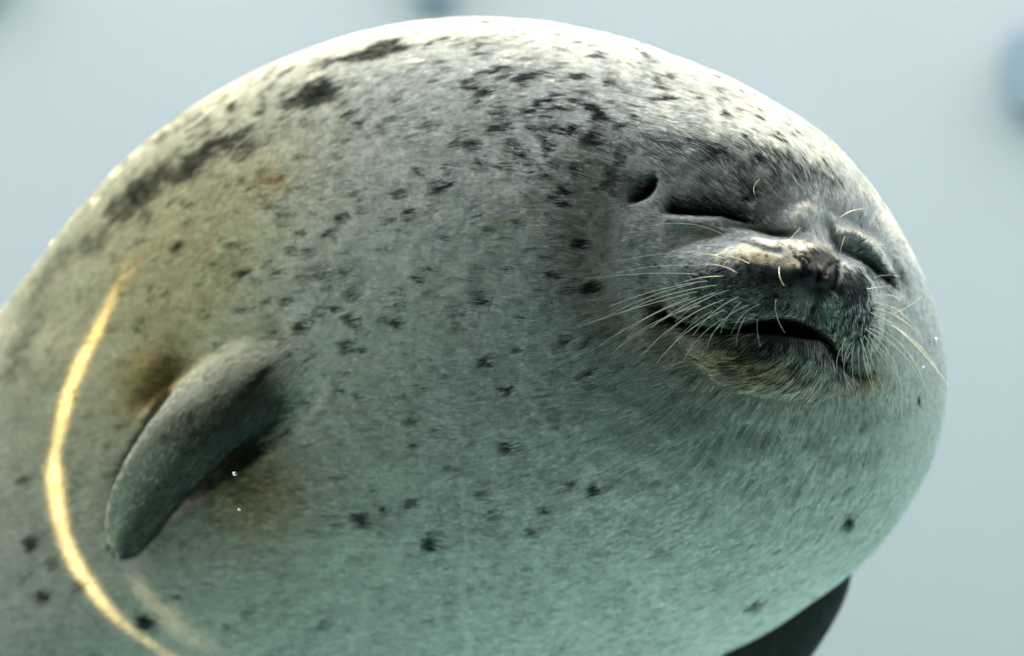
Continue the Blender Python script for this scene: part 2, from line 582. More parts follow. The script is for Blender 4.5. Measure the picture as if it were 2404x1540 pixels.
# ------------------------------------------------------------------ coat colours
LIGHT = np.array([0.555, 0.575, 0.57])
DARK = np.array([0.018, 0.027, 0.032])
BROWN = np.array([0.20, 0.135, 0.065])
SPOTS = [(673, 708, 12, .7), (832, 690, 22, .5), (938, 758, 17, .75), (713, 772, 16, .8), (694, 822, 14, .85), (819, 816, 16, .7),
         (857, 822, 9, .8), (1152, 847, 16, .9), (1140, 703, 24, .55), (1396, 676, 16, .8), (1339, 793, 12, .6), (1410, 866, 12, .7),
         (1204, 914, 13, .8), (1223, 822, 9, .8), (1204, 1050, 16, .85), (861, 1220, 18, .9), (1406, 1145, 18, .75), (1350, 1136, 14, .5),
         (911, 1197, 14, .5), (977, 1178, 16, .6), (1140, 1163, 18, .5), (1287, 1195, 14, .5), (1260, 1249, 12, .6), (1169, 1207, 16, .5),
         (1019, 1276, 18, .8), (1473, 1245, 10, .4), (1065, 1103, 12, .5), (969, 987, 14, .5), (848, 932, 14, .5), (1031, 1011, 12, .4),
         (1345, 480, 13, .6), (1295, 507, 10, .6), (1370, 575, 13, .75), (1310, 645, 12, .75), (425, 575, 13, .9), (80, 1275, 17, .9),
         (110, 1400, 18, .9), (350, 1462, 22, .9), (65, 1130, 15, .6), (1237, 457, 11, .8), (1120, 345, 16, .7), (810, 510, 14, .75),
         (850, 490, 14, .7), (940, 460, 14, .7), (2003, 1220, 17, .85), (1785, 1420, 16, .6), (770, 1466, 14, .5), (590, 1440, 14, .4),
         (1060, 395, 18, .5), (1030, 440, 20, .6), (975, 520, 14, .5), (730, 590, 14, .6), (760, 640, 22, .45), (650, 640, 20, .4),
         (1555, 240, 10, .5), (1400, 330, 24, .7), (1300, 300, 18, .5), (1450, 300, 14, .6), (130, 1320, 18, .5), (190, 1380, 16, .5),
         (540, 1475, 12, .5), (1700, 1370, 18, .3), (1560, 1300, 20, .3), (1880, 1150, 12, .4), (2060, 1060, 12, .3), (260, 1045, 10, .8),
         (410, 845, 10, .6), (290, 1000, 10, .5), (480, 1010, 12, .4), (262, 770, 12, .5), (350, 930, 14, .3)]
PATCH = [(745, 215, 85, 34, -14, .8), (870, 122, 135, 17, -12, .75), (1150, 95, 120, 12, 3, .35), (560, 320, 70, 18, -25, .6),
         (470, 375, 95, 28, -38, .65), (350, 430, 95, 42, -42, .6), (290, 480, 60, 40, -50, .55), (420, 290, 80, 22, -35, .4),
         (590, 345, 45, 18, -20, .5), (120, 640, 120, 22, -55, .4), (60, 800, 120, 25, -65, .35), (620, 430, 45, 16, -20, .35),
         (820, 640, 45, 40, 0, .25), (520, 620, 40, 30, 0, .2), (230, 560, 60, 26, -50, .4)]

def coat(X, Y, W, flp, flp2, fls, rnd=None):
    n1 = fbm(W / 0.05, 11, 3); n2 = fbm(W / 0.012, 21, 3); n3 = fbm(W / 0.0045, 31, 2)
    wx = X + 40 * (n2 - 0.5) + 26 * (n3 - 0.5)
    wy = Y + 40 * (fbm(W / 0.012 + 50, 41, 3) - 0.5) + 26 * (fbm(W / 0.0045 + 50, 51, 2) - 0.5)
    m = np.zeros_like(X)
    # fine freckles: dense over the back and shoulder, few on the belly
    dens = 0.55 * sstep(650, 250, Y + 0.0 * X) + 0.45 * gau(ell(X, Y, 760, 640, 330, 330)) + 0.5 * gau(ell(X, Y, 1350, 360, 330, 130, 15)) \
        + 0.25 * gau(ell(X, Y, 700, 950, 350, 250)) + 0.10
    fr = fbm(W / 0.0058, 61, 3)
    am = 0.35 + 1.1 * fbm(W / 0.02, 65, 2)
    thr = 0.77 - 0.22 * np.clip(dens, 0, 1) - 0.16 * (n1 - 0.5)
    m = np.maximum(m, np.clip(0.88 * am, 0, 0.9) * sstep(thr - 0.03, thr + 0.10, fr))
    for (cx, cy, rx, ry, dg, a) in PATCH:
        d = ell(wx, wy, cx, cy, rx, ry, dg)
        m = np.maximum(m, np.clip(a * 1.3 * sstep(1.3, 0.6, d) * (0.8 + 0.7 * (n2 - 0.4)), 0, 0.95))
    for (cx, cy, r, a) in SPOTS:
        d = np.hypot((X + 16 * (n3 - 0.5) - cx), (wy * 0.35 + Y * 0.65 - cy)) / (r * 1.2)
        m = np.maximum(m, min(a * 1.15, 1.0) * sstep(1.15, 0.5, d))
    # face mask: dark fur, with brow and eye-socket shade painted into it
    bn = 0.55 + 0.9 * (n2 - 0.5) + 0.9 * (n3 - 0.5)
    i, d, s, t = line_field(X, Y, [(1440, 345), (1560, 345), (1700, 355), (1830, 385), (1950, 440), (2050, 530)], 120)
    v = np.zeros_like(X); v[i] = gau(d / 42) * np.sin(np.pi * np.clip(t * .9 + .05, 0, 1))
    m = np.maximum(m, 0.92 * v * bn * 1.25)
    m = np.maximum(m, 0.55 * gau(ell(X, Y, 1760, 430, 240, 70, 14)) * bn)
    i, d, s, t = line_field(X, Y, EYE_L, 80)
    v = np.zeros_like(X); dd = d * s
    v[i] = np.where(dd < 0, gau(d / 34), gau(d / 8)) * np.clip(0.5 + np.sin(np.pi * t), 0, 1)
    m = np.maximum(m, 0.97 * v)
    i, d, s, t = line_field(X, Y, EYE_R, 60)
    v = np.zeros_like(X); v[i] = np.where(d * s < 0, gau(d / 20), gau(d / 9))
    m = np.maximum(m, 0.88 * v)
    m = np.maximum(m, 0.95 * sstep(1.2, .5, ell(wx, wy, 1774, 462, 27, 20)))
    # muzzle
    m = np.maximum(m, 0.95 * sstep(1.15, 0.5, ell(wx, wy, 1820, 634, 125, 48, 10)))
    m = np.maximum(m, 0.68 * sstep(1.1, 0.6, ell(wx, wy, 1735, 688, 160, 70, 8)))
    m = np.maximum(m, 0.92 * sstep(1.1, 0.55, ell(wx, wy, 2005, 672, 52, 58, 10)))
    m = np.maximum(m, 0.66 * sstep(1.1, 0.6, ell(wx, wy, 2010, 750, 58, 90, -10)))
    m = np.maximum(m, 0.98 * sstep(1.2, 0.6, ell(X, Y, 1872, 624, 48, 34, 20)))
    m = np.maximum(m, 0.45 * gau(ell(wx, wy, 2030, 580, 60, 26, 38)))
    m = np.maximum(m, 0.97 * sstep(1.25, 0.65, ell(wx * .4 + X * .6, wy * .4 + Y * .6, 1922, 642, 56, 56, 15)))
    m = np.maximum(m, 0.55 * gau(ell(X, Y, 1880, 720, 120, 45, 15)))
    m = np.maximum(m, (0.64 + 0.3 * (n3 - 0.5)) * sstep(1.12, 0.72, ell(wx, wy, 1822, 748, 270, 140, FT)))
    # the bridge and the upper cheek stay pale
    pale = gau(ell(X, Y, 1795, 568, 95, 13, 4)) + gau(ell(X, Y, 1905, 535, 40, 36, 20)) + 0.7 * gau(ell(X, Y, 1985, 610, 40, 16, 25))
    m *= 1 - 0.85 * np.clip(pale, 0, 1)
    # follicles in rows on the pads
    for (x, y) in FOLL:
        i = np.where((np.abs(X - x) < 14) & (np.abs(Y - y) < 14))[0]
        m[i] = np.maximum(m[i], 0.98 * sstep(1.25, 0.6, np.hypot(X[i] - x, Y[i] - y) / 6.5))
    # mouth line and opening
    i, d, s, t = line_field(X, Y, MOUTH_UP, 50)
    v = np.zeros_like(X); v[i] = gau(d / 12)
    m = np.maximum(m, 0.95 * v)
    inm = inside_poly(X, Y, MOUTH_UP[4:11] + MOUTH_LO)
    m = np.where(inm, 1.0, m)
    m = np.maximum(m, 0.88 * gau(ell(X, Y, 1800, 822, 190, 34, 8)))
    m = np.maximum(m, 0.62 * gau(ell(X, Y, 1790, 875, 210, 62, 8)) * (0.6 + 0.9 * n3))
    m = np.maximum(m, 0.7 * gau(ell(X, Y, 1565, 740, 45, 40)))
    m = np.maximum(m, 0.85 * sstep(1.2, .5, ell(wx, wy, 1762, 845, 20, 16)))
    # ear: the cup's shadow gradient painted into the coat
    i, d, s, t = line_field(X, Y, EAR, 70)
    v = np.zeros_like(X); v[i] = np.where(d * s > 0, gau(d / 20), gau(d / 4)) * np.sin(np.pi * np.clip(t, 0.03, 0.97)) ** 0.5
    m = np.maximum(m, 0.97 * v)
    # stained armpit, with the shade under the flipper painted in
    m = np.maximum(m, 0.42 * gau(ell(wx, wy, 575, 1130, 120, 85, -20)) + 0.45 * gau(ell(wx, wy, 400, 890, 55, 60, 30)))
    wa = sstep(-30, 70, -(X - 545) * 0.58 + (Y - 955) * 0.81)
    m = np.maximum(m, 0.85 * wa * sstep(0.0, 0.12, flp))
    # flippers: grey; the near one's shaded side and the shadowed far one painted dark
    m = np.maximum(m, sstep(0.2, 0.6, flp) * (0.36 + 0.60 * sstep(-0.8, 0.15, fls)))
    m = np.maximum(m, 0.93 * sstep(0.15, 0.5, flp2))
    m = np.clip(m * (0.92 + 0.25 * (n3 - 0.5)), 0, 1)
    if rnd is not None:             # single hairs are pale or dark; the share of dark ones makes the tone
        m = sstep(0.22, 0.78, m * 0.98 + (rnd - 0.5) * 0.55 * np.clip(4 * m * (1.15 - m), 0, 1))
    else:
        m = m ** 0.55
    col = LIGHT[None] * (1 - m[:, None]) + DARK[None] * m[:, None]
    # brown stain round the mouth, the armpit and over the flank
    br = 0.75 * gau(ell(X, Y, 1560, 735, 45, 50)) + 0.8 * gau(ell(X, Y, 1700, 830, 150, 60, 12)) + 0.5 * gau(ell(X, Y, 1850, 890, 150, 50, 5)) + 0.75 * gau(ell(X, Y, 2030, 885, 50, 22, -10)) \
        + 0.5 * gau(ell(X, Y, 1890, 770, 100, 22, 15)) + 0.85 * gau(ell(X, Y, 370, 900, 75, 95, 30)) + 0.75 * gau(ell(X, Y, 610, 1160, 130, 110)) \
        + 0.28 * gau(ell(X, Y, 460, 690, 170, 170)) + 0.45 * gau(ell(X, Y, 560, 430, 330, 190, -35)) \
        + 0.45 * gau(ell(wx, wy, 655, 420, 28, 24)) + 0.8 * gau(ell(wx, wy, 1200, 521, 16, 13)) + 0.35 * gau(ell(X, Y, 150, 900, 420, 600))
    br = np.clip(br, 0, 1) * (0.85 + 0.35 * (n1 - 0.5)) * (1 - 0.75 * sstep(0.3, 0.9, np.maximum(flp, flp2)))
    br = np.clip(br, 0, 0.85)[:, None]
    tint = np.array([1.12, 0.72, 0.36])
    col = col * (1 - br) + (col * tint * 0.85) * br
    # mouth interior: dark red-brown
    col = np.where(inm[:, None], np.array([0.050, 0.022, 0.015]), col)
    nose = (0.96 * sstep(1.25, 0.7, ell(wx * .4 + X * .6, wy * .4 + Y * .6, 1923, 640, 54, 56, 15)))[:, None]
    col = col * (1 - nose) + np.array([0.016, 0.018, 0.022]) * nose
    yl = (0.9 * gau(ell(X, Y, 350, 650, 700, 700)))[:, None]  # warm sunlight over the left flank put in as a yellow tint
    col = col * (1 - yl * np.array([-0.06, 0.04, 0.33]))
    # greyer face coat; painted neck-crease shade, painted light on shoulder and far cheek
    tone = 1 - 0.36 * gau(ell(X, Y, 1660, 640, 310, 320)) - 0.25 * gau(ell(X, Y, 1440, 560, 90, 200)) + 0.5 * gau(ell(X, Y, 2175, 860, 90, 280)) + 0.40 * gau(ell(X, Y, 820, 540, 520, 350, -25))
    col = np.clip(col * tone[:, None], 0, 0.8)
    # low-frequency tone changes and a faint mauve on the throat
    col = col * (0.88 + 0.24 * n1)[:, None]
    mv = 0.5 * gau(ell(X, Y, 1150, 930, 160, 110, -20)) + 0.5 * gau(ell(X, Y, 1400, 1150, 200, 90, 10)) + 0.4 * gau(ell(X, Y, 1050, 1190, 120, 60))
    col = col * (1 - np.clip(mv, 0, 1)[:, None] * np.array([0.02, 0.14, 0.04]))
    return col, m

FOLL = []
for r in range(6):
    for k in range(8):
        u = k / 7.0
        x = 1870 - 235 * u + 4 * r + random.uniform(-6, 6)
        y = 612 + 22 * r + 40 * u * u - 8 * r * u + 10 * math.sin(u * 3 + r) * 0.4 + random.uniform(-5, 5)
        if k > 0 or r < 3:
            FOLL.append((x, y))
for r in range(7):
    for k in range(5):
        u = k / 4.0
        x = 1972 + 75 * u - 3 * r + random.uniform(-4, 4)
        y = 690 + 19 * r + 26 * u - 2 * r * u + random.uniform(-4, 4)
        FOLL.append((x, y))

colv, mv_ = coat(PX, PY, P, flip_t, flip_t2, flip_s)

# ------------------------------------------------------------------ materials of the seal
def coat_mat(name, rough, spec, hair):
    m, t, b = new_mat(name)
    at = t.nodes.new('ShaderNodeAttribute'); at.attribute_name = 'coat'
    co = t.nodes.new('ShaderNodeTexCoord')
    n = t.nodes.new('ShaderNodeTexNoise'); n.inputs['Scale'].default_value = 900 if not hair else 350
    n.inputs['Detail'].default_value = 2
    mrr = t.nodes.new('ShaderNodeMapRange')
    mrr.inputs['From Min'].default_value = 0.3; mrr.inputs['From Max'].default_value = 0.7
    mrr.inputs['To Min'].default_value = 0.80; mrr.inputs['To Max'].default_value = 1.15
    mx = t.nodes.new('ShaderNodeVectorMath'); mx.operation = 'SCALE'
    t.links.new(co.outputs['Object'], n.inputs['Vector'])
    t.links.new(n.outputs['Fac'], mrr.inputs['Value'])
    t.links.new(at.outputs['Color'], mx.inputs[0])
    t.links.new(mrr.outputs['Result'], mx.inputs['Scale'])
    t.links.new(mx.outputs['Vector'], b.inputs['Base Color'])
    b.inputs['Roughness'].default_value = rough
    b.inputs['Specular IOR Level'].default_value = spec
    b.inputs['IOR'].default_value = 1.17      # under water hardly anything mirrors
    if hair:
        an = t.nodes.new('ShaderNodeAttribute'); an.attribute_name = 'nrm'
        t.links.new(an.outputs['Vector'], b.inputs['Normal'])
    return m
mat_skin = coat_mat('seal_hide', 0.5, 0.12, False)
mat_fur = coat_mat('seal_fur', 0.6, 0.0, True)
mat_whisker, _t, _b = new_mat('whisker_keratin')
_n = _t.nodes.new('ShaderNodeTexNoise'); _n.inputs['Scale'].default_value = 120
_r = _t.nodes.new('ShaderNodeValToRGB')
_r.color_ramp.elements[0].color = (0.75, 0.73, 0.62, 1); _r.color_ramp.elements[1].color = (0.95, 0.93, 0.85, 1)
_t.links.new(_n.outputs['Fac'], _r.inputs['Fac']); _t.links.new(_r.outputs['Color'], _b.inputs['Base Color'])
_b.inputs['Roughness'].default_value = 0.3
_tr = _t.nodes.new('ShaderNodeBsdfTranslucent'); _tr.inputs['Color'].default_value = (0.95, 0.93, 0.82, 1)
_ms = _t.nodes.new('ShaderNodeMixShader'); _ms.inputs['Fac'].default_value = 0.45
_t.links.new(_b.outputs[0], _ms.inputs[1]); _t.links.new(_tr.outputs[0], _ms.inputs[2])
_t.links.new(_ms.outputs[0], _t.nodes['Material Output'].inputs['Surface'])

# ------------------------------------------------------------------ the seal's objects
seal = bpy.data.objects.new('seal', None)
COL.objects.link(seal)
seal.location = Vector(P.min(0) * np.array([0, 0, 1]) + P.mean(0) * np.array([1, 1, 0]))
tagset(seal, 'plump pale grey spotted seal with closed eyes floating in the pool', 'seal')

me = bpy.data.meshes.new('body')
NQ, NC = len(quads), NT
me.vertices.add(NV)
me.vertices.foreach_set('co', P.astype(np.float32).ravel())
loops = np.concatenate([quads.ravel(), capf.ravel(), capb.ravel()]).astype(np.int32)
me.loops.add(len(loops))
me.loops.foreach_set('vertex_index', loops)
starts = np.concatenate([np.arange(NQ) * 4, NQ * 4 + np.arange(2 * NC) * 3]).astype(np.int32)
me.polygons.add(NQ + 2 * NC)
me.polygons.foreach_set('loop_start', starts)
me.polygons.foreach_set('use_smooth', np.ones(NQ + 2 * NC, bool))
ca_ = me.attributes.new('coat', 'FLOAT_COLOR', 'POINT')
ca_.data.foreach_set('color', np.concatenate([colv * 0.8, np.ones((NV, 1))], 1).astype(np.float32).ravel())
me.update(calc_edges=True)
me.validate()
me.materials.append(mat_skin)
body = bpy.data.objects.new('body', me)
COL.objects.link(body)
body.parent = seal
body.matrix_parent_inverse = Matrix.Translation(-seal.location)

# ------------------------------------------------------------------ fur
def make_fur(n_target):
    ctr = (P[quads[:, 0]] + P[quads[:, 2]]) / 2
    fn = np.cross(P[quads[:, 2]] - P[quads[:, 0]], P[quads[:, 3]] - P[quads[:, 1]])
    area = np.linalg.norm(fn, axis=1) / 2
    fnn = fn / (2 * area[:, None] + 1e-15)
    cx, cy = to_px(ctr)
    view = np.array([0, -D, 0]) - ctr
    view /= np.linalg.norm(view, axis=1, keepdims=True)
    cosv = (fnn * view).sum(1)
    wgt = area * ((cx > -220) & (cx < 2330) & (cy > -40) & (cy < 1720)) * (cosv > -0.35)
    # denser where the lens is sharp
    near = gau(ell(cx, cy, 1750, 700, 700, 600))
    wgt = wgt * (0.55 + 1.3 * near)
    # naked nose and mouth
    nak = (ell(cx, cy, 1926, 648, 32, 34, 15) < 1) | inside_poly(cx, cy, MOUTH_UP[4:11] + MOUTH_LO)
    wgt = wgt * np.where(nak, 0.0, 1)
    cdf = np.cumsum(wgt); cdf /= cdf[-1]
    fi = np.searchsorted(cdf, rng.random(n_target))
    qd = quads[fi]
    a, b = rng.random(n_target), rng.random(n_target)
    w4 = np.stack([(1 - a) * (1 - b), a * (1 - b), a * b, (1 - a) * b], -1)
    def interp(A):
        return sum((w4[:, k][:, None] if A.ndim > 1 else w4[:, k]) * A[qd[:, k]] for k in range(4))
    root = interp(P)
    nr = interp(NRM); nr /= np.linalg.norm(nr, axis=1, keepdims=True)
    px, py = interp(PX), interp(PY)         # coordinates on the undeformed hide
    fl, fl2 = interp(flip_t), interp(flip_t2)
    qx, qy = to_px(root)
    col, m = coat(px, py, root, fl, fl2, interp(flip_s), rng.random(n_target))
    # lie of the fur: away from the nose, then along the trunk
    rx, ry = px - 1915, py - 625
    rr = np.hypot(rx, ry) + 1e-6
    k = sstep(350, 1300, rr)[:, None]
    d2 = np.stack([rx / rr, ry / rr], -1) * (1 - 0.75 * k) + np.array([-0.92, 0.10]) * (0.15 + 0.85 * k)
    up = sstep(420, 150, py)[:, None]
    d2 = d2 * (1 - 0.5 * up) + np.array([-1.0, -0.06]) * 0.5 * up * sstep(150, 500, rr)[:, None]
    # on the flippers along their length
    fa = sstep(0.2, 0.7, fl)[:, None]
    d2 = d2 * (1 - fa) + np.array([-0.58, 0.81]) * fa
    d2 /= np.linalg.norm(d2, axis=1, keepdims=True) + 1e-9
    ang = (fbm(root / 0.006, 71, 2) - 0.5) * 0.75 + (fbm(root / 0.035, 81, 2) - 0.5) * 0.5 + rng.normal(0, 0.09, n_target)
    c, s = np.cos(ang), np.sin(ang)
    d2 = np.stack([d2[:, 0] * c - d2[:, 1] * s, d2[:, 0] * s + d2[:, 1] * c], -1)
    t3 = np.stack([d2[:, 0], np.zeros(n_target), -d2[:, 1]], -1)
    t3 -= nr * (t3 * nr).sum(1)[:, None]
    ln = np.linalg.norm(t3, axis=1, keepdims=True)
    t3 /= ln + 1e-9
    L = 0.0080 * (0.75 + 0.5 * rng.random(n_target))
    fine = np.clip(gau(ell(px, py, 1850, 630, 330, 170, FT)), 0, 1)
    L *= 1 - 0.68 * fine
    L *= 1 + 0.8 * gau(ell(px, py, 1700, 940, 330, 150))
    L *= 1 - 0.75 * gau(ell(px, py, 1520, 445, 55, 45))
    L *= 1 - 0.1 * gau(ell(px, py, 2020, 590, 90, 60, 35))
    L *= np.clip(ln[:, 0] * 1.4, 0.35, 1)
    L *= 1 - 0.4 * sstep(0.2, 0.8, np.maximum(fl, fl2))
    lift = (0.045 + 0.09 * rng.random(n_target) ** 2)
    ts = np.array([0.0, 0.35, 0.7, 1.0])
    pts = root[:, None, :] + t3[:, None, :] * (L[:, None] * ts)[..., None] \
        + nr[:, None, :] * (L * lift)[:, None, None] * (1.6 * ts - 0.85 * ts * ts)[None, :, None]
    pts -= nr[:, None, :] * 0.0002
    col = col * (0.66 + 0.55 * rng.random(n_target) + 0.72 * (vnoise(root / 0.0024, 91) - 0.5))[:, None]
    lum = col.mean(1, keepdims=True)
    col = np.clip(col * (0.85 + 0.65 * sstep(0.1, 0.45, lum)), 0.005, 0.92)
    rad = np.array([1.0, 0.95, 0.7, 0.12]) * 0.00013
    rads = (0.8 + 0.5 * rng.random(n_target))[:, None] * rad[None]
    hc = bpy.data.hair_curves.new('fur')
    hc.add_curves([4] * n_target)
    hc.attributes['position'].data.foreach_set('vector', pts.astype(np.float32).ravel())
    ra = hc.attributes.get('radius') or hc.attributes.new('radius', 'FLOAT', 'POINT')
    ra.data.foreach_set('value', rads.astype(np.float32).ravel())
    at = hc.attributes.new('coat', 'FLOAT_COLOR', 'CURVE')
    at.data.foreach_set('color', np.concatenate([col, np.ones((n_target, 1))], 1).astype(np.float32).ravel())
    an = hc.attributes.new('nrm', 'FLOAT_VECTOR', 'CURVE')
    an.data.foreach_set('vector', nr.astype(np.float32).ravel())
    hc.materials.append(mat_fur)
    o = bpy.data.objects.new('fur', hc)
    COL.objects.link(o)
    o.parent = body
    o['kind'] = 'stuff'
    return o
fur = make_fur(420000)

# ------------------------------------------------------------------ whiskers
_fx, _fy = to_px(P)
_cell = 5.0
_gw, _gh = 520, 340
_dm = np.full((_gh, _gw), np.nan)
_sel = np.where((U[:, 2] < 0.3) & (_fx > 0) & (_fx < 2590) & (_fy > 0) & (_fy < 1690))[0]
_ix = (_fx[_sel] / _cell).astype(int); _iy = (_fy[_sel] / _cell).astype(int)
_ordr = np.argsort(-P[_sel, 1])
_dm[_iy[_ordr], _ix[_ordr]] = P[_sel, 1][_ordr]
def depth_at(px, py):
    ix, iy = int(px / _cell), int(py / _cell)
    for r in range(0, 60):
        sub = _dm[max(iy - r, 0):iy + r + 1, max(ix - r, 0):ix + r + 1]
        if np.isfinite(sub).any():
            return float(np.nanmin(sub))
    return Y_FOCUS

def z1(X, Y):       # the enlarged face view the whiskers were measured in
    return 1322 + X * 0.4684, 320.5 + Y * 0.4684

WH = [((700, 770), (380, 850), (40, 965)), ((640, 800), (380, 920), (130, 1082)), ((750, 800), (520, 900), (312, 1035)),
      ((660, 735), (420, 800), (192, 915)), ((690, 845), (430, 930), (240, 1092)), ((780, 825), (560, 930), (392, 1100)),
      ((830, 855), (600, 980), (470, 1137)), ((860, 880), (690, 980), (598, 1137)), ((905, 880), (750, 960), (690, 1112)),
      ((950, 835), (790, 910), (718, 1062)), ((1000, 835), (900, 880), (842, 990)), ((990, 840), (965, 950), (990, 1055)),
      ((1068, 800), (1060, 890), (1112, 985)), ((830, 505), (650, 425), (440, 446)), ((840, 625), (620, 560), (180, 645)),
      ((690, 690), (420, 680), (90, 715)), ((720, 650), (480, 640), (240, 690)), ((740, 720), (480, 760), (240, 850)),
      ((800, 770), (600, 840), (440, 960)), ((860, 800), (640, 880), (500, 1010)), ((800, 740), (540, 780), (300, 880)),
      ((910, 790), (760, 860), (650, 1000)), ((1085, 645), (1080, 700), (1108, 748)), ((680, 800), (460, 880), (330, 970)),
      ((770, 860), (610, 960), (520, 1090)), ((870, 760), (700, 810), (560, 930)),
      ((1520, 765), (1580, 755), (1642, 745)), ((1550, 835), (1670, 850), (1790, 985)), ((1555, 800), (1660, 790), (1700, 840)),
      ((1535, 880), (1730, 990), (1932, 1247)), ((1560, 920), (1760, 1000), (1885, 1182)), ((1545, 940), (1800, 1120), (1838, 1470)),
      ((1510, 960), (1680, 1120), (1702, 1400)), ((1450, 1020), (1395, 1130), (1432, 1272)), ((1462, 1030), (1440, 1160), (1476, 1302)),
      ((1482, 1040), (1480, 1180), (1520, 1332)), ((1500, 1050), (1520, 1200), (1592, 1342)), ((1520, 1030), (1570, 1200), (1662, 1362)),
      ((1540, 1020), (1640, 1160), (1782, 1342)), ((1545, 990), (1690, 1060), (1742, 1150)), ((1530, 1000), (1640, 1120), (1700, 1260)),
      ((1550, 860), (1690, 900), (1800, 1012)), ((1555, 900), (1700, 950), (1790, 1080)), ((1440, 1000), (1370, 1080), (1375, 1190)),
      ((1530, 960), (1700, 1060), (1900, 1395)), ((1505, 990), (1600, 1150), (1620, 1290)), ((1415, 1010), (1395, 1060), (1402, 1130)),
      ((1490, 1010), (1545, 1180), (1560, 1330)), ((1560, 830), (1640, 860), (1690, 920)), ((1548, 720), (1600, 690), (1690, 700)),
      ((1560, 880), (1660, 900), (1800, 800)),
      ((1110, 560), (1140, 510), (1192, 455)), ((1380, 415), (1430, 375), (1500, 362)), ((1385, 600), (1395, 550), (1412, 500)),
      ((965, 300), (950, 250), (985, 215)), ((940, 640), (860, 600), (760, 590)), ((880, 690), (800, 640), (680, 640)),
      ((820, 700), (700, 700), (560, 740)), ((900, 820), (820, 900), (790, 985)), ((940, 870), (880, 950), (868, 1050))]

def whisker(a, m, bb, k):
    a, m, bb = z1(*a), z1(*m), z1(*bb)
    ya = depth_at(*a) + 0.002
    ym = min(depth_at(*m), ya + 0.03) - 0.011
    yb = min(depth_at(*bb), ya + 0.08) - 0.012
    A = ray_at(*a, ya); M = ray_at(*m, ym); Bp = ray_at(*bb, yb)
    M = 2 * M - (A + Bp) / 2            # make the curve pass through the middle point
    M = 0.45 * M + 0.55 * ray_at(*m, ym)
    n = 9
    r0 = 0.00035 * random.uniform(0.8, 1.15)
    vs, fs = [], []
    prev = None
    for i in range(n):
        t = i / (n - 1)
        p = (1 - t) ** 2 * A + 2 * t * (1 - t) * M + t * t * Bp
        tg = 2 * (1 - t) * (M - A) + 2 * t * (Bp - M)
        tg /= np.linalg.norm(tg)
        u = np.cross(tg, [0, 1, 0.01]); u /= np.linalg.norm(u)
        v = np.cross(tg, u)
        r = r0 * (1 - 0.72 * t ** 0.8)
        for j in range(3):
            an = 2 * math.pi * j / 3
            vs.append(p + r * (math.cos(an) * u + math.sin(an) * v))
    for i in range(n - 1):
        for j in range(3):
            fs.append((3 * i + j, 3 * i + (j + 1) % 3, 3 * (i + 1) + (j + 1) % 3, 3 * (i + 1) + j))
    return mesh_obj('whisker', vs, fs, mat_whisker, seal)
for k, (a, m, bb) in enumerate(WH):
    whisker(a, m, bb, k)

